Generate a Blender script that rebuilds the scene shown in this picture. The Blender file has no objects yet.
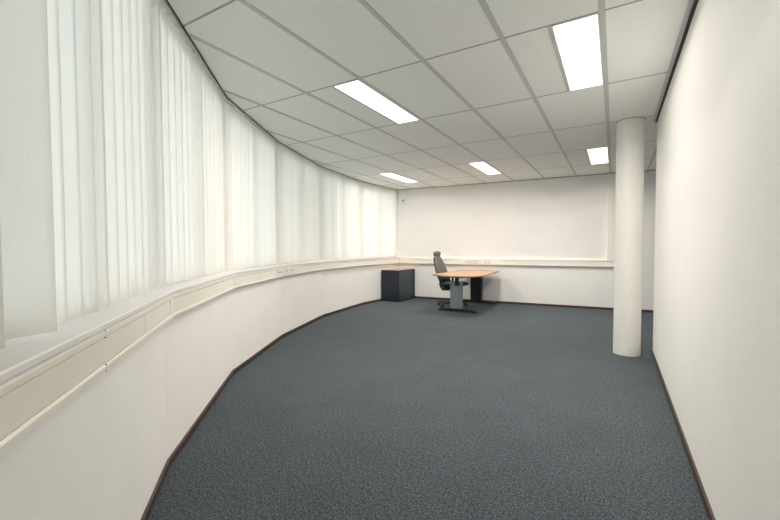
import bpy, bmesh, math, random
from mathutils import Vector, Matrix
random.seed(7)
C = bpy.context.scene.collection
sc = bpy.context.scene
R = math.radians
HC = 2.6575          # ceiling height

# ------------------------------------------------------------------ materials
def nodes_of(name):
    m = bpy.data.materials.new(name); m.use_nodes = True
    nt = m.node_tree
    return m, nt, nt.nodes['Principled BSDF']

def mat(name, col, rough=.5, metal=0., noise=0., nscale=40., bump=0., bscale=200., spec=.5, coords='Object'):
    m, nt, b = nodes_of(name)
    b.inputs['Roughness'].default_value = rough
    b.inputs['Metallic'].default_value = metal
    b.inputs['Specular IOR Level'].default_value = spec
    tc = nt.nodes.new('ShaderNodeTexCoord')
    n = nt.nodes.new('ShaderNodeTexNoise'); n.inputs['Scale'].default_value = nscale
    n.inputs['Detail'].default_value = 4
    nt.links.new(tc.outputs[coords], n.inputs['Vector'])
    r = nt.nodes.new('ShaderNodeValToRGB')
    lo = [max(0, c * (1 - noise)) for c in col]; hi = [min(1, c * (1 + noise)) for c in col]
    r.color_ramp.elements[0].position = .3; r.color_ramp.elements[1].position = .7
    r.color_ramp.elements[0].color = (*lo, 1); r.color_ramp.elements[1].color = (*hi, 1)
    nt.links.new(n.outputs['Fac'], r.inputs['Fac'])
    nt.links.new(r.outputs['Color'], b.inputs['Base Color'])
    if bump:
        n2 = nt.nodes.new('ShaderNodeTexNoise'); n2.inputs['Scale'].default_value = bscale
        n2.inputs['Detail'].default_value = 3
        nt.links.new(tc.outputs[coords], n2.inputs['Vector'])
        bp = nt.nodes.new('ShaderNodeBump'); bp.inputs['Strength'].default_value = bump
        bp.inputs['Distance'].default_value = .002
        nt.links.new(n2.outputs['Fac'], bp.inputs['Height'])
        nt.links.new(bp.outputs['Normal'], b.inputs['Normal'])
    return m

def wood(name, col, dark, scale=3., rough=.4, axis=(1, 12, 12)):
    m, nt, b = nodes_of(name)
    b.inputs['Roughness'].default_value = rough
    tc = nt.nodes.new('ShaderNodeTexCoord')
    mp = nt.nodes.new('ShaderNodeMapping'); mp.inputs['Scale'].default_value = axis
    nt.links.new(tc.outputs['Object'], mp.inputs['Vector'])
    n = nt.nodes.new('ShaderNodeTexNoise'); n.inputs['Scale'].default_value = scale
    n.inputs['Detail'].default_value = 8; n.inputs['Distortion'].default_value = .6
    nt.links.new(mp.outputs['Vector'], n.inputs['Vector'])
    r = nt.nodes.new('ShaderNodeValToRGB')
    r.color_ramp.elements[0].position = .35; r.color_ramp.elements[1].position = .65
    r.color_ramp.elements[0].color = (*dark, 1); r.color_ramp.elements[1].color = (*col, 1)
    nt.links.new(n.outputs['Fac'], r.inputs['Fac'])
    nt.links.new(r.outputs['Color'], b.inputs['Base Color'])
    return m

def carpet():
    m, nt, b = nodes_of('carpet')
    b.inputs['Roughness'].default_value = .95; b.inputs['Specular IOR Level'].default_value = .15
    b.inputs['Sheen Weight'].default_value = .03
    tc = nt.nodes.new('ShaderNodeTexCoord')
    def noise(s, d, p0, p1, c0, c1):
        n = nt.nodes.new('ShaderNodeTexNoise'); n.inputs['Scale'].default_value = s; n.inputs['Detail'].default_value = d
        nt.links.new(tc.outputs['Object'], n.inputs['Vector'])
        r = nt.nodes.new('ShaderNodeValToRGB')
        r.color_ramp.elements[0].position = p0; r.color_ramp.elements[1].position = p1
        r.color_ramp.elements[0].color = (*c0, 1); r.color_ramp.elements[1].color = (*c1, 1)
        nt.links.new(n.outputs['Fac'], r.inputs['Fac'])
        return n, r
    n1, r1 = noise(125, 4, .36, .64, CARPET_LO, CARPET_HI)
    n2, r2 = noise(3, 3, .3, .7, (.93,) * 3, (1.05,) * 3)
    n3, r3 = noise(48, 3, .36, .64, (.80,) * 3, (1.22,) * 3)
    def mul(a, c):
        x = nt.nodes.new('ShaderNodeMix'); x.data_type = 'RGBA'; x.blend_type = 'MULTIPLY'
        x.inputs[0].default_value = 1
        nt.links.new(a, x.inputs[6]); nt.links.new(c, x.inputs[7]); return x.outputs[2]
    col = mul(mul(r1.outputs['Color'], r2.outputs['Color']), r3.outputs['Color'])
    nt.links.new(col, b.inputs['Base Color'])
    bp = nt.nodes.new('ShaderNodeBump'); bp.inputs['Strength'].default_value = .3; bp.inputs['Distance'].default_value = .004
    nt.links.new(n1.outputs['Fac'], bp.inputs['Height'])
    nt.links.new(bp.outputs['Normal'], b.inputs['Normal'])
    return m

def vane_mat():
    m = bpy.data.materials.new('blind_fabric'); m.use_nodes = True
    nt = m.node_tree; nt.nodes.clear()
    out = nt.nodes.new('ShaderNodeOutputMaterial')
    tc = nt.nodes.new('ShaderNodeTexCoord')
    mp = nt.nodes.new('ShaderNodeMapping'); mp.inputs['Scale'].default_value = (60, 60, 4)
    nt.links.new(tc.outputs['Object'], mp.inputs['Vector'])
    n = nt.nodes.new('ShaderNodeTexNoise'); n.inputs['Scale'].default_value = 3; n.inputs['Detail'].default_value = 4
    nt.links.new(mp.outputs['Vector'], n.inputs['Vector'])
    r = nt.nodes.new('ShaderNodeValToRGB')
    r.color_ramp.elements[0].color = (.78, .73, .665, 1); r.color_ramp.elements[1].color = (.83, .78, .715, 1)
    nt.links.new(n.outputs['Fac'], r.inputs['Fac'])
    oi = nt.nodes.new('ShaderNodeObjectInfo')
    rr = nt.nodes.new('ShaderNodeValToRGB')
    rr.color_ramp.elements[0].color = (.93, .94, .95, 1); rr.color_ramp.elements[1].color = (1, .985, .97, 1)  # cool to warm tint per vane stands in for uneven light on the blinds
    nt.links.new(oi.outputs['Random'], rr.inputs['Fac'])
    # slightly darker strip along both long edges, keeping neighbouring vanes distinct
    sx = nt.nodes.new('ShaderNodeSeparateXYZ'); nt.links.new(tc.outputs['Object'], sx.inputs[0])
    ab = nt.nodes.new('ShaderNodeMath'); ab.operation = 'ABSOLUTE'; nt.links.new(sx.outputs['X'], ab.inputs[0])
    gt = nt.nodes.new('ShaderNodeMath'); gt.operation = 'GREATER_THAN'; gt.inputs[1].default_value = .0560
    nt.links.new(ab.outputs[0], gt.inputs[0])
    def mul(a, b=None, c=None, f=None):
        x = nt.nodes.new('ShaderNodeMix'); x.data_type = 'RGBA'; x.blend_type = 'MULTIPLY'; x.inputs[0].default_value = 1
        if f is not None: nt.links.new(f, x.inputs[0])
        nt.links.new(a, x.inputs[6])
        if b is not None: nt.links.new(b, x.inputs[7])
        else: x.inputs[7].default_value = (*c, 1)
        return x.outputs[2]
    colr = mul(mul(r.outputs['Color'], rr.outputs['Color']), c=(.95, .95, .95), f=gt.outputs[0])
    d = nt.nodes.new('ShaderNodeBsdfDiffuse'); t = nt.nodes.new('ShaderNodeBsdfTranslucent')
    nt.links.new(colr, d.inputs['Color']); nt.links.new(colr, t.inputs['Color'])
    x = nt.nodes.new('ShaderNodeMixShader'); x.inputs[0].default_value = VANE_TR
    nt.links.new(d.outputs[0], x.inputs[1]); nt.links.new(t.outputs[0], x.inputs[2])
    nt.links.new(x.outputs[0], out.inputs['Surface'])
    return m

def glass_mat():
    m = bpy.data.materials.new('window_glass'); m.use_nodes = True
    nt = m.node_tree; nt.nodes.clear()
    out = nt.nodes.new('ShaderNodeOutputMaterial')
    tr = nt.nodes.new('ShaderNodeBsdfTransparent'); tr.inputs[0].default_value = (.86, .92, .93, 1)
    g = nt.nodes.new('ShaderNodeBsdfGlossy'); g.inputs['Roughness'].default_value = .02
    f = nt.nodes.new('ShaderNodeFresnel'); f.inputs['IOR'].default_value = 1.45
    x = nt.nodes.new('ShaderNodeMixShader')
    nt.links.new(f.outputs[0], x.inputs[0]); nt.links.new(tr.outputs[0], x.inputs[1]); nt.links.new(g.outputs[0], x.inputs[2])
    nt.links.new(x.outputs[0], out.inputs['Surface'])
    return m

def emit(name, col, s):
    m = bpy.data.materials.new(name); m.use_nodes = True
    nt = m.node_tree; nt.nodes.clear()
    out = nt.nodes.new('ShaderNodeOutputMaterial'); e = nt.nodes.new('ShaderNodeEmission')
    e.inputs[0].default_value = (*col, 1); e.inputs[1].default_value = s
    nt.links.new(e.outputs[0], out.inputs['Surface'])
    return m

# --- tuning values
CARPET_LO = (.018, .025, .030); CARPET_HI = (.122, .143, .162)
VANE_TR = .40
LAMP = 3.0; LAMP_W = 18.8; LAMP_COL = (1.0, .937, .868)
SKY = 3.8; SKY_COL = (.91, .945, 1.0)
EXPOSURE = 0.83

M = dict(
    paint=mat('wall_paint', (.875, .86, .83), .6, noise=.015, nscale=3, bump=.12, bscale=260, spec=.3),
    tile=mat('ceiling_tile', (.85, .86, .83), .9, noise=.03, nscale=120, bump=.2, bscale=300, spec=.1),
    runner=mat('grid_metal', (.56, .57, .555), .5, noise=.01),
    joint=mat('tile_joint', (.36, .37, .36), .8, noise=.01),
    carpet=carpet(),
    base=wood('dark_skirting_wood', (.072, .039, .027), (.045, .025, .018), 6, .45),
    duct=mat('cream_duct_plastic', (.88, .85, .755), .32, noise=.01, nscale=4),
    sill=mat('white_sill_laminate', (.86, .84, .82), .35, noise=.01, nscale=6),
    vane=vane_mat(), glass=glass_mat(),
    frame=mat('window_frame_paint', (.72, .73, .72), .4, noise=.01),
    rail=mat('blind_rail_metal', (.74, .73, .68), .4, noise=.01),
    white=mat('white_plastic', (.84, .82, .76), .35, noise=.01),
    hole=mat('dark_socket_hole', (.07, .065, .06), .6, noise=.05),
    black=mat('black_plastic', (.012, .013, .016), .45, noise=.1, bump=.1, bscale=400),
    navy=mat('navy_powder_coat', (.010, .015, .026), .42, noise=.08, nscale=8, bump=.1, bscale=500),
    slate=mat('slate_shutter', (.028, .044, .060), .40, noise=.06, nscale=8),
    silver=mat('silver_powder_coat', (.27, .30, .32), .45, .35, noise=.03, nscale=20),
    grey=mat('grey_chair_fabric', (.15, .147, .138), .9, noise=.12, nscale=90, bump=.4, bscale=300, spec=.2),
    beech=wood('beech_laminate', (.45, .265, .142), (.38, .215, .108), 4, .38, (1.5, 14, 14)),
    edge=mat('dark_edge', (.05, .04, .035), .5, noise=.05),
    gap=mat('black_shadow_profile', (.008, .010, .014), .6, noise=.05),
    lampglass=emit('lamp_diffuser', LAMP_COL, LAMP),
    column=mat('column_paint', (.80, .79, .75), .42, noise=.012, nscale=3, bump=.06, bscale=200),
)

# ------------------------------------------------------------------ mesh helpers
class MB:
    def __init__(s): s.b = bmesh.new()
    def box(s, x0, x1, y0, y1, z0, z1, mtx=None):
        vs = [s.b.verts.new((x, y, z)) for x in (x0, x1) for y in (y0, y1) for z in (z0, z1)]
        for f in ((0, 1, 3, 2), (4, 6, 7, 5), (0, 4, 5, 1), (2, 3, 7, 6), (0, 2, 6, 4), (1, 5, 7, 3)):
            s.b.faces.new([vs[i] for i in f])
        if mtx is not None:
            for v in vs: v.co = mtx @ v.co
        return s
    def prism(s, poly, z0, z1, mtx=None):
        n = len(poly)
        lo = [s.b.verts.new((p[0], p[1], z0)) for p in poly]; hi = [s.b.verts.new((p[0], p[1], z1)) for p in poly]
        s.b.faces.new(lo[::-1]); s.b.faces.new(hi)
        for i in range(n): s.b.faces.new((lo[i], lo[(i + 1) % n], hi[(i + 1) % n], hi[i]))
        if mtx is not None:
            for v in lo + hi: v.co = mtx @ v.co
        return s
    def tube(s, pts, rads, seg=20, cap=True):
        """round tube through points"""
        rings = []
        pts = [Vector(p) for p in pts]
        for k, p in enumerate(pts):
            d = (pts[min(k + 1, len(pts) - 1)] - pts[max(k - 1, 0)]).normalized()
            a = Vector((0, 0, 1)) if abs(d.z) < .9 else Vector((1, 0, 0))
            u = d.cross(a).normalized(); v = d.cross(u).normalized()
            r = rads[k] if isinstance(rads, (list, tuple)) else rads
            rings.append([s.b.verts.new(p + u * r * math.cos(t) + v * r * math.sin(t)) for t in (2 * math.pi * i / seg for i in range(seg))])
        for A, B in zip(rings, rings[1:]):
            for i in range(seg): s.b.faces.new((A[i], A[(i + 1) % seg], B[(i + 1) % seg], B[i]))
        if cap: s.b.faces.new(rings[0][::-1]); s.b.faces.new(rings[-1])
        return s
    def loft(s, rings, cap=True):
        vr = [[s.b.verts.new(p) for p in r] for r in rings]; n = len(vr[0])
        for A, B in zip(vr, vr[1:]):
            for i in range(n): s.b.faces.new((A[i], A[(i + 1) % n], B[(i + 1) % n], B[i]))
        if cap: s.b.faces.new(vr[0][::-1]); s.b.faces.new(vr[-1])
        return s
    def xf(s, mtx):
        for v in s.b.verts: v.co = mtx @ v.co
        return s

def obj(name, mb, m, parent=None, bevel=0, smooth=False, sub=0, org=None):
    bm = mb.b
    bmesh.ops.recalc_face_normals(bm, faces=bm.faces)
    me = bpy.data.meshes.new(name)
    o = bpy.data.objects.new(name, me); C.objects.link(o)
    if parent is not None:
        o.parent = parent
        org = org if org is not None else root_of(parent).location
    if org is not None:
        for v in bm.verts: v.co -= Vector(org)
        if parent is None: o.location = org
    if smooth:
        for f in bm.faces: f.smooth = True
        if not sub:
            for e in bm.edges:
                if len(e.link_faces) == 2 and e.calc_face_angle(0) > R(38): e.smooth = False
    bm.to_mesh(me); bm.free()
    me.materials.append(m)
    if bevel:
        md = o.modifiers.new('bevel', 'BEVEL'); md.width = bevel; md.segments = 3; md.limit_method = 'ANGLE'; md.angle_limit = R(35)
        md.harden_normals = False
    if sub:
        md = o.modifiers.new('sub', 'SUBSURF'); md.levels = sub; md.render_levels = sub
    return o
def root_of(o):
    while o.parent is not None: o = o.parent
    return o
def tag(o, label, cat, group=None, kind=None):
    o['label'] = label; o['category'] = cat
    if group: o['group'] = group
    if kind: o['kind'] = kind
    return o
def thing(name, label, cat, loc, group=None):
    o = bpy.data.objects.new(name, None); C.objects.link(o); o.location = loc
    o.empty_display_size = .1
    return tag(o, label, cat, group)
def struct(name, mb, m, label=None, cat=None, bevel=0, smooth=False):
    o = obj(name, mb, m, bevel=bevel, smooth=smooth); o['kind'] = 'structure'
    if label: o['label'] = label
    o['category'] = cat or name.split('_')[0]
    return o

# ------------------------------------------------------------------ room plan
K0 = Vector((-2.142, 1.170)); K1 = Vector((-3.179, 2.373)); K2 = Vector((-3.905, 3.702))
K3 = Vector((-4.452, 5.205)); K4 = Vector((-4.686, 6.785)); KC = Vector((-4.630, 8.271))
A1 = Vector((-.9688, .1580)); A0 = Vector((.395, -.629))
BACK = lambda x: 8.58 + .0667 * x                     # back wall face
FARX = 3.2
W = [A0, A1, K0, K1, K2, K3, K4, KC, Vector((FARX, BACK(FARX)))]
def nrm(a, b):
    t = (b - a).normalized(); return Vector((t.y, -t.x))
def off(i, o):
    if i == 0: return Vector((.395, (W[0] + nrm(W[0], W[1]) * o).y + 0))
    n1 = nrm(W[i - 1], W[i]); n2 = nrm(W[i], W[i + 1])
    if i == 7: # meets the back wall plane: slide along segment only
        p = W[i] + n1 * o; return Vector((p.x, BACK(p.x)))
    return W[i] + (n1 + n2) * (o / (1 + n1.dot(n2)))
def sweep(mb, prof, i0=0, i1=7):
    rings = [[(*off(i, o), z) for o, z in prof] for i in range(i0, i1 + 1)]
    return mb.loft(rings)
def seg_pt(i, d, o, z=0):
    a = off(i, o); t = (W[i + 1] - W[i]).normalized()
    a = W[i] + nrm(W[i], W[i + 1]) * o
    p = a + t * d; return Vector((p.x, p.y, z))
def seg_len(i): return (W[i + 1] - W[i]).length
def seg_mtx(i, d, o, z):
    """local x along the wall segment, local y inboard, local z up"""
    t = (W[i + 1] - W[i]).normalized(); n = nrm(W[i], W[i + 1]); p = seg_pt(i, d, o, z)
    return Matrix(((t.x, n.x, 0, p.x), (t.y, n.y, 0, p.y), (0, 0, 1, p.z), (0, 0, 0, 1)))
rk = math.atan(.0667)
def back_mtx(x, o, z):
    """local x along back wall (to the right), local y into the room, z up"""
    t = Vector((math.cos(rk), math.sin(rk))); n = Vector((t.y, -t.x))
    p = Vector((x, BACK(x))) + n * o
    return Matrix(((t.x, n.x, 0, p.x), (t.y, n.y, 0, p.y), (0, 0, 1, z), (0, 0, 0, 1)))

outer = [off(i, -.25) for i in range(0, 8)]
plan = [(p.x, p.y) for p in outer] + [(FARX + .05, BACK(FARX) + .05), (FARX + .05, 3.9), (.45, 3.9), (.45, outer[0].y)]
inner = [off(i, .0) for i in range(0, 8)]
planI = [(p.x, p.y) for p in inner] + [(FARX, BACK(FARX)), (FARX, 3.95), (.50, 3.95), (.5, 5.3), (.372, 5.3), (.372, inner[0].y)]

struct('floor', MB().prism(plan, -.08, 0), M['carpet'], 'mottled slate grey loop carpet covering the whole floor')
struct('ceiling', MB().prism(plan, HC, HC + .1), M['tile'], 'white mineral tile ceiling on a metal grid')
ceiling = bpy.data.objects['ceiling']

# left window wall: low parapet and the lintel above the glass
struct('wall_left', sweep(MB(), [(0, 0), (0, .978), (-.25, .978), (-.25, 0)]), M['paint'],
       'low cream white parapet wall bending under the window blinds')
mb = MB()
bx0, bx1 = off(7, -.25).x, FARX + .1
mb.prism([(bx0, BACK(bx0)), (bx1, BACK(bx1)), (bx1, BACK(bx1) + .15), (bx0, BACK(bx0) + .15)], 0, HC + .1)
struct('wall_back', mb, M['paint'], 'wide white back wall behind the desk')
struct('wall_right', MB().box(.395, .50, -1.05, 5.30, 0, HC), M['paint'], 'long white partition wall close on the right', bevel=.012)
struct('wall_side', MB().box(FARX, FARX + .1, 3.8, 9, 0, HC), M['paint'], 'white wall closing the space behind the partition')
struct('wall_front', MB().box(.50, FARX, 3.8, 3.9, 0, HC), M['paint'], 'white wall behind the partition')

# skirting boards
def prof_base(h=.045, t=.012): return [(0, 0), (t, 0), (t, h - .004), (t - .004, h), (0, h)]
struct('baseboard_left', sweep(MB(), prof_base()), M['base'], 'dark brown skirting at the foot of the window wall')
x0, x1 = W[7].x + .013, FARX
mb = MB().box(0, 1, 0, .012, 0, .045)
L = (x1 - x0) / math.cos(rk)
mb = MB().box(0, L, 0, .012, 0, .045).xf(back_mtx(x0, 0, 0))
struct('baseboard_back', mb, M['base'], 'dark brown skirting along the back wall')
mb = MB().box(.383, .395, -.62, 5.312, 0, .045); mb.box(.395, .50, 5.30, 5.312, 0, .045)
struct('baseboard_right', mb, M['base'], 'dark brown skirting along the right partition')

# ceiling grid: runners (x = const) and cross joints (y = const)
GX, GY, DX, DY = -3.068, 1.480, .5963, 1.2
def cuts(poly, axis, v):
    out = []
    n = len(poly)
    for k in range(n):
        a, b = poly[k], poly[(k + 1) % n]
        if (a[axis] - v) * (b[axis] - v) < 0:
            t = (v - a[axis]) / (b[axis] - a[axis]); out.append(a[1 - axis] + t * (b[1 - axis] - a[1 - axis]))
    out.sort(); return list(zip(out[::2], out[1::2]))
run, lip, crs = MB(), MB(), MB()
def offset_run(x, w):
    for a, b in cuts(planI, 0, x):
        run.box(x - w / 2, x + w / 2, a, b, HC - .004, HC + .001)
        for sgn in (-1, 1):
            lip.box(x + sgn * w / 2 - .0025, x + sgn * w / 2 + .0025, a, b, HC - .002, HC + .001)
for i in range(-3, 11):
    offset_run(GX + i * DX, .030)
for j in range(-2, 7):
    y = GY + j * DY
    for a, b in cuts(planI, 1, y): crs.box(a, b, y - .007, y + .007, HC - .0015, HC + .001)
LAMPS = [(4.5, 1), (1.5, 1), (4.5, 4), (1.5, 4), (-1.5, 4)]
for i, j in LAMPS:   # half width tile beside each lamp
    x = GX + i * DX; y = GY + j * DY
    run.box(x - .011, x + .011, y, y + DY, HC - .0035, HC + .001)
g = obj('grid_runners', run, M['runner'], ceiling); obj('runner_edges', lip, M['joint'], ceiling)
obj('cross_joints', crs, M['joint'], ceiling)

struct('trim_1', sweep(MB(), [(.002, HC - .004), (.002, HC), (-.007, HC), (-.007, HC - .004)]), M['gap'],
       'dark shadow line where the ceiling meets the blinds', 'trim')
struct('trim_2', MB().box(.377, .395, -.6, 5.30, HC - .018, HC), M['gap'], 'black shadow profile between ceiling and right partition', 'trim')
struct('trim_3', MB().box(.350, .377, -.6, 5.30, HC - .005, HC), M['runner'], 'grey edge angle of the ceiling beside the right partition', 'trim')
L = (FARX - W[7].x) / math.cos(rk)
struct('trim_4', MB().box(0, L, 0, .022, HC - .012, HC).xf(back_mtx(W[7].x, 0, 0)), M['joint'], 'grey edge angle of the ceiling on the back wall', 'trim')
struct('trim_5', sweep(MB(), [(.055, .980), (.058, .984), (.058, .998), (.054, 1.002), (-.19, 1.002), (-.19, .978), (.055, .978)]),
       M['sill'], 'white window sill running under all the blinds', 'sill', smooth=False)

# ------------------------------------------------------------------ windows
for i in range(1, 7):
    a = .04; L = seg_len(i)
    fr = MB()
    zb, zt = 1.002, HC
    o0, o1 = -.19, -.135
    def bar(d0, d1, z0, z1, mb=fr):
        mb.box(d0, d1, o0, o1, z0, z1, seg_mtx(i, 0, 0, 0))
    lo = {0: .25, 1: .225}.get(i, .02); hi = L - (.02 if i < 6 else .0)
    bar(lo, lo + .05, zb, zt); bar(hi - .05, hi, zb, zt); bar(lo, hi, zb, zb + .06); bar(lo, hi, zt - .07, zt)
    mid = L / 2; bar(mid - .022, mid + .022, zb, zt)
    f = obj('window_%d' % i, fr, M['frame'], bevel=.004, org=seg_pt(i, L / 2, -.16, 1.0))
    f['kind'] = 'structure'; f['category'] = 'window'
    for d0, d1 in ((lo + .05, mid - .022), (mid + .022, hi - .05)):
        obj('pane', MB().box(d0, d1, -.166, -.160, zb + .06, zt - .07, seg_mtx(i, 0, 0, 0)), M['glass'], f)
# mullion posts at the bends
mb = MB()
for i in range(1, 7):
    p = off(i, -.20); mb.tube([(p.x, p.y, 1.002), (p.x, p.y, HC)], .022, 16)
p = off(7, -.1)
struct('trim_6', mb, M['frame'], 'posts between the windows at the bends', 'trim', smooth=True)

struct('wall_corner', MB().box(0, seg_len(0), -.245, -.10, 1.002, HC, seg_mtx(0, 0, 0, 0)), M['paint'], 'white solid wall at the narrow end of the room', 'wall')
struct('wall_added_pier', MB().box(-.05, .22, -.245, -.130, 1.002, HC, seg_mtx(1, 0, 0, 0)), M['paint'], 'added white pier dimming the daylight behind the first blind', 'wall')  # unseen pier added to hold daylight off the twisted vane
# reveal at the far end
struct('trim_7', MB().box(seg_len(6) - .035, seg_len(6) - .004, -.13, -.012, 1.002, HC - .012, seg_mtx(6, 0, 0, 0)), M['white'],
       'pale window reveal beside the last blind', 'trim', bevel=.003)

# ------------------------------------------------------------------ vertical blinds
VW = .1165
def vane_mb(z0, z1):
    n = 8; mb = MB(); b = mb.b; cols = []
    for k in range(n + 1):
        u = k / n - .5; x = u * VW; y = .0015 * (1 - 4 * u * u)
        cols.append([b.verts.new((x, y, z0 + (z1 - z0) * q)) for q in (0, .012, .5, 1)])
    for A, B in zip(cols, cols[1:]):
        for q in range(3): b.faces.new((A[q], B[q], B[q + 1], A[q + 1]))
    return mb
ordn = ['nearest', 'second', 'third', 'fourth', 'fifth', 'farthest']
seglab = {
    1: 'off-white vertical blind nearest the viewpoint, with one broad twisted bluish vane',
    2: 'cream vertical blind on the second window bay from the viewpoint, above the trunking seam',
    3: 'cream vertical blind on the third window bay, ending just left of the wall sockets',
    4: 'cooler greyish vertical blind on the fourth window bay, right above the wall sockets',
    5: 'cream vertical blind on the fifth window bay, one bay before the corner cabinet',
    6: 'cream vertical blind on the last window bay, above the dark cabinet in the corner',
}
TW = {0: 14, 1: 15, 2: 13, 3: 12, 4: 38, 5: 18, 6: 13}
first_vane = None
for i in range(1, 7):
    L = seg_len(i)
    t = thing('vertical_blind', seglab[i], 'blind', seg_pt(i, L / 2, -.035, 2.62), 'vertical blinds along the window wall')
    a = math.atan2((W[i + 1] - W[i]).y, (W[i + 1] - W[i]).x)
    rl = MB().box(.012, L - .012, -.056, -.014, 2.633, 2.6535, seg_mtx(i, 0, 0, 0))
    obj('head_rail', rl, M['rail'], t, bevel=.003)
    if i == 1:
        ds = [(.05, 15), (.16, 15), (.338, 44)] + [(.455 + .1085 * k, None) for k in range(10)]
    else:
        n = int(round(L / .1085)); p0 = L / n
        ds = [(p0 * (k + .5), None) for k in range(n)]
        if i == 0: ds = ds[2:]
    for k, (d, tw) in enumerate(ds):
        if tw is None: tw = (38 if i == 5 and d < .5 else TW[i]) + random.uniform(-2, 2) + 3 * math.sin(d * 4 + i * 2)
        p = seg_pt(i, d, -.034, 0)
        if first_vane is None:
            first_vane = v = obj('vane', vane_mb(1.014, 2.631), M['vane'], t, smooth=True, org=(0, 0, 0))
        else:
            v = first_vane.copy(); C.objects.link(v); v.parent = t
        v.location = (p.x - t.location.x, p.y - t.location.y, -t.location.z)
        v.rotation_euler = (0, 0, a - R(tw) if True else a)

# ------------------------------------------------------------------ cable trunking on the window wall
tr = thing('cable_trunking', 'long cream cable trunking following the bends under the window sill', 'cable duct', (*seg_pt(3, 0, 0)[:2], .845))
obj('body', sweep(MB(), [(.0, .848), (.0, .977), (.040, .977), (.040, .848)]), M['duct'], tr)
obj('top_lip', sweep(MB(), [(.036, .951), (.046, .951), (.051, .955), (.051, .969), (.047, .975), (.036, .975)]), M['duct'], tr)
obj('bottom_lip', sweep(MB(), [(.0, .845), (.046, .845), (.051, .849), (.051, .862), (.046, .868), (.036, .868), (.036, .850), (0, .850)]), M['duct'], tr)
# cover panels between the lips, split at seams
seams = {0: [], 1: [1.021], 2: [.474], 3: [.60], 4: [.95], 5: [.7], 6: [.7]}
for i in range(7):
    L = seg_len(i)
    pts = [.002 if i else .06] + seams[i] + [L - (.002 if i < 6 else .06)]
    for a_, b_ in zip(pts, pts[1:]):
        obj('cover_panel', MB().box(a_ + .0012, b_ - .0012, .0395, .0445, .870, .949, seg_mtx(i, 0, 0, 0)), M['duct'], tr, bevel=.0015)
for i, d in ((1, .57), (2, 1.1), (3, .9), (5, .8)):
    for z0, z1 in ((.950, .9755), (.8445, .8685)):
        obj('lip_joint', MB().box(d - .0007, d + .0007, .030, .0511, z0, z1, seg_mtx(i, 0, 0, 0)), M['joint'], tr)
for i in range(1, 7):   # moulded corner covers at the bends
    for s, sg in ((i - 1, 1), (i, -1)):
        d0 = seg_len(s) if sg == 1 else 0
        lo_, hi_ = (d0 - .055, d0 - .002) if sg == 1 else (.002, .055)
        obj('corner_cover', MB().box(lo_, hi_, .040, .0475, .869, .950, seg_mtx(s, 0, 0, 0)), M['duct'], tr, bevel=.002)

def socket_bank(label, mt, w, n, gaps, off_):
    """mt: matrix with x along wall, y into the room, z up, origin at left bottom of bank face"""
    o = thing('socket_bank', label, 'wall sockets', mt.translation)
    obj('plate', MB().box(0, w, -.001, .010, 0, .078, mt), M['white'], o, bevel=.004)
    for x in gaps:
        q = MB().tube([mt @ Vector((x, .0092, .042)), mt @ Vector((x, .0115, .042))], .021, 24)
        s = obj('socket', q, M['white'], o, smooth=True)
        q = MB().tube([mt @ Vector((x, .0112, .042)), mt @ Vector((x, .0120, .042))], .011, 20)
        obj('socket_well', q, M['hole'], s, smooth=True)
    return o
socket_bank('white socket plate on the window trunking, just left of the bend', seg_mtx(3, 1.215, .046, .871), .27, 3, (.06, .13, .20), 0)
socket_bank('white socket plate on the window trunking, just right of the bend', seg_mtx(4, .02, .046, .871), .30, 3, (.05, .19, .25), 0)

# trunking on the back wall with riser
bt = thing('cable_trunking', 'straight cream cable trunking along the back wall, with a riser to the ceiling', 'cable duct', (-2.3, BACK(-2.3), .845))
xa, xb = W[7].x + .052, .0
Lb = (xb - xa) / math.cos(rk)
mt = back_mtx(xa, 0, 0)
obj('body', MB().box(0, Lb, 0, .040, .848, .972, mt), M['duct'], bt)
obj('top_lip', MB().box(0, Lb, .034, .051, .950, .975, mt), M['duct'], bt, bevel=.004)
obj('bottom_lip', MB().box(0, Lb, .0, .051, .842, .866, mt), M['duct'], bt, bevel=.004)
for a_, b_ in ((0, 1.68), (1.685, 3.2), (3.205, Lb - .145)):
    obj('cover_panel', MB().box(a_ + .001, b_ - .001, .039, .0445, .869, .948, mt), M['duct'], bt, bevel=.0015)
obj('end_cap', MB().box(Lb, Lb + .006, 0, .052, .841, .976, mt), M['duct'], bt, bevel=.002)
obj('riser', MB().box(Lb - .135, Lb + .004, 0, .045, .976, HC - .012, mt), M['duct'], bt, bevel=.006)
socket_bank('white socket plate with four holes on the back wall trunking above the desk', back_mtx(-2.935, .046, .871), .33, 4, (.06, .13, .20, .27), 0)
socket_bank('white double socket plate on the back wall trunking, nearer the column', back_mtx(-2.515, .046, .871), .18, 2, (.055, .125), 0)

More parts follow.
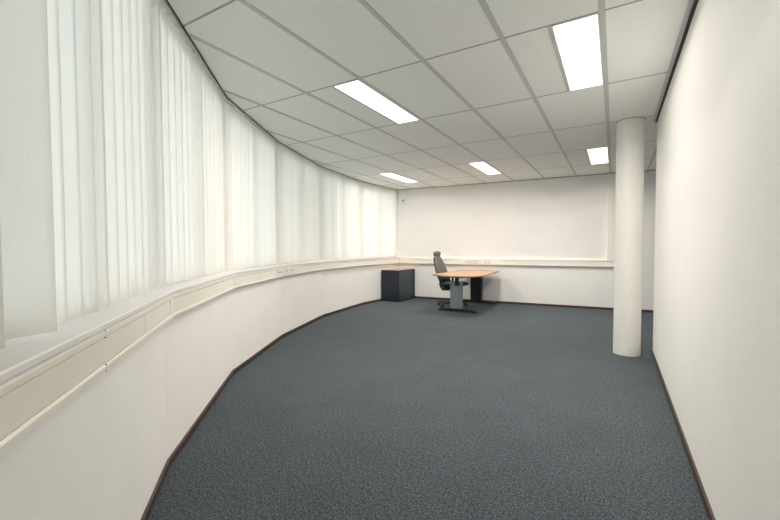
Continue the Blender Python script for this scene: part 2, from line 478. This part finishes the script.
# ------------------------------------------------------------------ lamps
lamplab = ['large bright ceiling light nearest the right partition', 'bright ceiling light in the middle of the near row, left of the largest one',
           'bright ceiling light in the far row, beside the column', 'bright ceiling light in the middle of the far row',
           'bright ceiling light at the left end of the far row, nearest the blinds']
ld = bpy.data.lights.new('lamp_tube_light', 'AREA'); ld.shape = 'RECTANGLE'
ld.energy = LAMP_W; ld.color = LAMP_COL; ld.spread = R(165)
lamp0 = None
for (i, j), lb in zip(LAMPS, lamplab):
    x = GX + i * DX + .013; y = GY + j * DY + .008; w = DX / 2 - .030; l = DY - .016
    t = thing('ceiling_light', lb, 'ceiling light', (x, y, HC), 'recessed ceiling lights')
    lo_ = bpy.data.objects.new('tube_light', ld); C.objects.link(lo_); lo_.parent = t
    ld.size = w - .02; ld.size_y = l - .02; lo_.location = (w / 2, l / 2, -.0055)
    if lamp0 is None:
        fr = MB(); z0, z1 = HC - .006, HC - .0002; q = .008
        fr.box(x, x + w, y, y + q, z0, z1); fr.box(x, x + w, y + l - q, y + l, z0, z1)
        fr.box(x, x + q, y + q, y + l - q, z0, z1); fr.box(x + w - q, x + w, y + q, y + l - q, z0, z1)
        lamp0 = [obj('frame', fr, M['white'], t), obj('diffuser', MB().box(x + q, x + w - q, y + q, y + l - q, HC - .0045, z1), M['lampglass'], t)]
    else:
        for ch in lamp0:
            c = ch.copy(); C.objects.link(c); c.parent = t

# ------------------------------------------------------------------ column
col = thing('column', 'round white structural column beside the end of the right partition', 'column', (.136, 5.15, 0))
rings = []
mb = MB()
cx, cy, cr = .136, 5.15, .136
mb.tube([(cx, cy, 0), (cx, cy, HC - .004)], [cr, cr], 96)
obj('shaft', mb, M['column'], col, smooth=True)
mb = MB().tube([(cx, cy, HC - .008), (cx, cy, HC)], cr + .006, 64)
obj('shadow_ring', mb, M['joint'], col, smooth=True)  # dark ring stands in for the thin shadow where the column meets the ceiling

# ------------------------------------------------------------------ sensor on back wall
sm = thing('room_sensor', 'small white sensor box with a dark lens high in the far left corner', 'sensor', (-4.475, BACK(-4.475), 2.32))
mt = back_mtx(-4.520, 0, 2.31)
obj('body', MB().box(0, .085, .002, .045, 0, .105, mt), M['white'], sm, bevel=.008)
obj('lens', MB().box(.012, .062, .044, .050, .060, .092, mt), M['hole'], sm, bevel=.004)
obj('bracket', MB().box(.035, .065, .0, .018, .10, .27, mt), M['duct'], sm, bevel=.004)

# ------------------------------------------------------------------ cabinet
cb = thing('storage_cabinet', 'low dark navy cabinet with a wooden top in the far left corner', 'cabinet', (-4.41, 7.88, 0))
X0, X1, Y0, Y1 = -4.625, -4.160, 7.465, 8.245
obj('carcass', MB().box(X0, X1 - .014, Y0, Y1, .0, .703), M['navy'], cb, bevel=.003)
rim = MB(); r_ = .012
rim.box(X0, X1, Y0, Y0 + r_, .700, .716); rim.box(X0, X1, Y1 - r_, Y1, .700, .716)
rim.box(X0, X0 + r_, Y0 + r_, Y1 - r_, .700, .716); rim.box(X1 - r_, X1, Y0 + r_, Y1 - r_, .700, .716)
obj('top_rim', rim, M['navy'], cb, bevel=.001)
tp = obj('top_panel', MB().box(X0 + r_, X1 - r_, Y0 + r_, Y1 - r_, .703, .7155), M['beech'], cb); tp['label'] = 'wooden top panel'
sh = MB()
nsl = 30
for k in range(nsl):   # horizontal slats of the roller shutter
    z0 = .03 + k * (.66 / nsl); sh.box(X1 - .014, X1 - .006, Y0 + .012, Y1 - .11, z0 + .0008, z0 + .66 / nsl - .0008)
d = obj('shutter_door', sh, M['slate'], cb); d['label'] = 'slate grey shutter front'
obj('side_post', MB().box(X1 - .014, X1, Y1 - .11, Y1, 0, .700), M['navy'], cb, bevel=.002)
obj('side_post', MB().box(X1 - .014, X1, Y0, Y0 + .012, 0, .700), M['navy'], cb, bevel=.002)
obj('plinth', MB().box(X1 - .014, X1 - .004, Y0 + .012, Y1 - .11, 0, .03), M['navy'], cb)
h = obj('handle', MB().box(X1 - .008, X1 + .004, Y1 - .135, Y1 - .118, .34, .46), M['black'], cb, bevel=.002)
obj('lock', MB().tube([(X1, Y1 - .055, .62), (X1 + .006, Y1 - .055, .62)], .009, 16), M['silver'], cb, smooth=True)

# ------------------------------------------------------------------ desk
dk = thing('office_desk', 'height adjustable desk with a wooden top and silver and black panel legs', 'desk', (-2.6, 7.4, 0))
def spline(pts, n=6):
    out = []; N = len(pts)
    for k in range(N):
        p0, p1, p2, p3 = pts[k - 1], pts[k], pts[(k + 1) % N], pts[(k + 2) % N]
        for q in range(n):
            t = q / n
            out.append(tuple(.5 * ((2 * p1[c]) + (-p0[c] + p2[c]) * t + (2 * p0[c] - 5 * p1[c] + 4 * p2[c] - p3[c]) * t * t + (-p0[c] + 3 * p1[c] - 3 * p2[c] + p3[c]) * t ** 3) for c in (0, 1)))
    return out
edge = [(-3.00, 6.68), (-2.91, 6.57), (-2.80, 6.54), (-2.66, 6.44), (-2.45, 6.37), (-2.25, 6.42), (-2.10, 6.56), (-2.045, 6.78)]
# only the near end is curved; other sides run straight
sp = []
for k in range(len(edge) - 1):
    p0 = edge[max(k - 1, 0)]; p1 = edge[k]; p2 = edge[k + 1]; p3 = edge[min(k + 2, len(edge) - 1)]
    for q in range(6):
        t = q / 6
        sp.append(tuple(.5 * ((2 * p1[c]) + (-p0[c] + p2[c]) * t + (2 * p0[c] - 5 * p1[c] + 4 * p2[c] - p3[c]) * t * t + (-p0[c] + 3 * p1[c] - 3 * p2[c] + p3[c]) * t ** 3) for c in (0, 1)))
sp += [edge[-1], (-2.07, 7.3), (-2.14, 8.28), (-2.19, 8.32), (-2.97, 8.30), (-3.02, 8.25), (-2.965, 7.9), (-2.955, 7.5), (-2.965, 7.1)]
obj('desktop', MB().prism(sp, .702, .724), M['beech'], dk, bevel=.003)
ins = [((p[0] + 2.55) * .975 - 2.55, (p[1] - 7.35) * .985 + 7.35) for p in sp]
obj('underside', MB().prism(ins, .696, .702), M['edge'], dk)
fm = MB(); fm.box(-2.74, -2.68, 6.75, 8.25, .655, .696); fm.box(-2.50, -2.44, 6.75, 8.25, .655, .696)
fm.box(-2.90, -2.20, 6.93, 6.98, .67, .696); fm.box(-2.90, -2.2, 8.18, 8.23, .67, .696)
obj('support_frame', fm, M['black'], dk, bevel=.004)
def foot(y):
    q = MB(); pr = [(-2.97, .0), (-2.97, .025), (-2.90, .048), (-2.70, .060), (-2.45, .060), (-2.28, .045), (-2.20, .020), (-2.20, 0)]
    b = q.b; A = [b.verts.new((x, y - .035, z)) for x, z in pr]; B = [b.verts.new((x, y + .035, z)) for x, z in pr]
    b.faces.new(A); b.faces.new(B[::-1])
    for k in range(len(pr)): b.faces.new((A[k], A[(k + 1) % len(pr)], B[(k + 1) % len(pr)], B[k]))
    return q
# near leg: silver panel outside, black column behind
l1 = obj('leg', MB().box(-2.725, -2.485, 6.905, 6.965, .045, .575), M['silver'], dk, bevel=.006); l1['label'] = 'silver panel leg'
obj('foot', foot(6.93), M['black'], l1, bevel=.003)
obj('lift_column', MB().box(-2.625, -2.545, 6.895, 6.906, .50, .668).box(-2.645, -2.585, 6.965, 7.01, .40, .66).box(-2.705, -2.67, 6.93, 6.96, .575, .665), M['black'], l1, bevel=.003)
l2 = obj('leg', MB().box(-2.765, -2.535, 8.235, 8.30, .045, .665), M['black'], dk, bevel=.006); l2['label'] = 'black inner side of the far leg'
obj('foot', foot(8.27), M['black'], l2, bevel=.003)
obj('outer_panel', MB().box(-2.77, -2.51, 8.301, 8.325, .045, .6), M['silver'], l2, bevel=.004)

# ------------------------------------------------------------------ office chair
CX, CY = -2.92, 7.50
ch = thing('office_chair', 'office chair with grey high back and headrest pulled up to the desk', 'chair', (CX, CY, 0))
def V(x, y, z): return Vector((CX + x, CY + y, z))
bs = MB()
bs.tube([V(0, 0, .07), V(0, 0, .085), V(0, 0, .12)], [.045, .05, .032], 24)
obj('base_hub', bs, M['black'], ch, smooth=True)
for k in range(5):
    a = R(18 + 72 * k + 160); c, s = math.cos(a), math.sin(a)
    arm = MB(); 
    sec = [(.02, .030, .095, .045), (.14, .024, .088, .035), (.285, .017, .078, .024), (.31, .012, .072, .018)]
    rings = []
    for r, w, z, h in sec:
        rings.append([V(c * r - s * u, s * r + c * u, z + v) for u, v in ((-w, -h / 2), (w, -h / 2), (w * .7, h / 2), (-w * .7, h / 2))])
    arm.loft(rings)
    am = obj('base_arm', arm, M['black'], ch, bevel=.004)
    cs = MB(); ax, ay = c * .292, s * .292
    for sg in (-1, 1):
        cs.tube([V(ax - s * .012 * sg, ay + c * .012 * sg, .027), V(ax - s * .026 * sg, ay + c * .026 * sg, .027)], .027, 20)
    cs.tube([V(ax, ay, .03), V(ax, ay, .066)], .011, 12)
    obj('castor', cs, M['black'], am, smooth=True)
obj('gas_lift', MB().tube([V(0, 0, .11), V(0, 0, .24), V(0, 0, .241), V(0, 0, .36)], [.028, .028, .018, .018], 20), M['black'], ch, smooth=True)
obj('tilt_mechanism', MB().box(CX - .14, CX + .09, CY - .075, CY + .075, .35, .42), M['black'], ch, bevel=.012)
def slab(stations, n=5):
    """stations: (centre x, z, half width y, half thickness, normal angle) -> rounded lofted cushion across"""
    mb = MB(); rings = []
    for x, z, w, t, ang in stations:
        ca, sa = math.cos(ang), math.sin(ang); ring = []
        N = 20
        for k in range(N):
            th = 2 * math.pi * k / N
            e = .45
            u = w * math.copysign(abs(math.cos(th)) ** e, math.cos(th)); v = t * math.copysign(abs(math.sin(th)) ** e, math.sin(th))
            ring.append(V(x + v * ca, u, z + v * sa))
        rings.append(ring)
    return mb.loft(rings)
h90 = math.pi / 2
seat = slab([(-.225, .465, .15, .018, h90), (-.20, .475, .20, .035, h90), (-.10, .475, .235, .042, h90), (.08, .475, .24, .042, h90),
             (.20, .482, .235, .042, h90 - .05), (.275, .475, .21, .036, h90 - .3), (.298, .462, .16, .018, h90 - .5)])
sb = obj('seat', seat, M['black'], ch, smooth=True); sb['label'] = 'black seat cushion'
obj('seat_shell', slab([(-.21, .425, .13, .008, h90), (-.1, .423, .19, .010, h90), (.12, .423, .19, .010, h90), (.2, .43, .15, .006, h90)]), M['black'], ch, smooth=True)
# back: black shell and grey cushion leaning back, facing +x
def bx(z):  # centre line of the back
    t = (z - .42) / .63
    return -.085 - .240 * t - .02 * math.sin(math.pi * t)
def lean(z): 
    dz = .01; return math.atan2(-(bx(z + dz) - bx(z)), dz)
st = []
for z, w, t in ((.655, .15, .012), (.66, .20, .03), (.68, .228, .040), (.72, .235, .042), (.82, .215, .038), (.92, .185, .034), (1.00, .135, .030), (1.035, .11, .024), (1.048, .08, .012)):
    st.append((bx(z), z, w, t, lean(z)))
b1 = obj('back_cushion', slab(st), M['grey'], ch, smooth=True); b1['label'] = 'grey upholstered back cushion'
st = []
for z, w, t in ((.36, .10, .012), (.42, .17, .018), (.52, .215, .022), (.64, .222, .022), (.76, .21, .020), (.88, .18, .018), (.98, .15, .016), (1.03, .11, .010)):
    st.append((bx(z) - .042, z, w, t, lean(z)))
obj('back_shell', slab(st), M['black'], ch, smooth=True)
obj('lumbar_cover', slab([(bx(.40) + .0, .40, .14, .02, .3), (bx(.46), .46, .20, .04, .3), (bx(.56), .56, .225, .046, .3), (bx(.66), .66, .225, .044, .3), (bx(.70), .70, .20, .025, .3)]), M['black'], ch, smooth=True)
obj('back_bracket', MB().tube([V(-.06, 0, .35), V(-.20, 0, .345), V(-.245, 0, .40), V(-.255, 0, .55)], [.026, .026, .024, .018], 12), M['black'], ch, smooth=True)
hx = bx(1.05)
hd = slab([(hx - .012 + .0, 1.040, .085, .015, .12), (hx - .008, 1.055, .125, .036, .12), (hx - .010, 1.095, .14, .044, .12), (hx - .014, 1.130, .130, .038, .12), (hx - .018, 1.150, .095, .016, .12)])
hr = obj('headrest', hd, M['grey'], ch, smooth=True)
hr['label'] = 'grey padded headrest'
obj('headrest_stem', MB().tube([V(hx - .045, 0, .94), V(hx - .055, 0, 1.0), V(hx - .03, 0, 1.08)], .012, 12), M['black'], hr, smooth=True)
obj('armless_lever', MB().tube([V(.02, -.07, .355), V(.03, -.20, .35)], .006, 10), M['black'], ch, smooth=True).name = 'height_lever'

# ------------------------------------------------------------------ world, camera, output
w = bpy.data.worlds.new('overcast_sky'); sc.world = w; w.use_nodes = True
nt = w.node_tree; bg = nt.nodes['Background']
tc = nt.nodes.new('ShaderNodeTexCoord'); sep = nt.nodes.new('ShaderNodeSeparateXYZ')
rp = nt.nodes.new('ShaderNodeValToRGB')
mr = nt.nodes.new('ShaderNodeMapRange'); mr.inputs['From Min'].default_value = -1
nt.links.new(tc.outputs['Generated'], sep.inputs[0]); nt.links.new(sep.outputs['Z'], mr.inputs['Value'])
nt.links.new(mr.outputs[0], rp.inputs['Fac'])
e = rp.color_ramp.elements
e[0].position = .46; e[0].color = (SKY_COL[0] * .5, SKY_COL[1] * .5, SKY_COL[2] * .48, 1)
e[1].position = .54; e[1].color = (*SKY_COL, 1)
nt.links.new(rp.outputs['Color'], bg.inputs['Color']); bg.inputs['Strength'].default_value = SKY

cam = bpy.data.cameras.new('camera'); co = bpy.data.objects.new('camera', cam); C.objects.link(co)
cam.sensor_fit = 'HORIZONTAL'; cam.sensor_width = 36; cam.lens = 381.2 / 780 * 36
yaw, pitch, roll = -.53225, -.03245, -.00286
cyw, syw, cp, sp_ = math.cos(yaw), math.sin(yaw), math.cos(pitch), math.sin(pitch)
F = Vector((syw * cp, cyw * cp, sp_)); Rr = Vector((cyw, -syw, 0)); U = Rr.cross(F)
R2 = Rr * math.cos(roll) + U * math.sin(roll); U2 = -Rr * math.sin(roll) + U * math.cos(roll)
co.matrix_world = Matrix(((R2.x, U2.x, -F.x, 0), (R2.y, U2.y, -F.y, 0), (R2.z, U2.z, -F.z, 1.23), (0, 0, 0, 1)))
cam.clip_start = .02
sc.camera = co
sc.cycles.max_bounces = 12; sc.cycles.diffuse_bounces = 8; sc.cycles.transparent_max_bounces = 8
sc.cycles.sample_clamp_indirect = 6
sc.cycles.use_denoising = True
sc.cycles.sample_clamp_direct = 1.5
sc.view_settings.view_transform = 'Standard'; sc.view_settings.look = 'None'
sc.view_settings.gamma = 1; sc.view_settings.exposure = EXPOSURE; sc.view_settings.use_curve_mapping = False
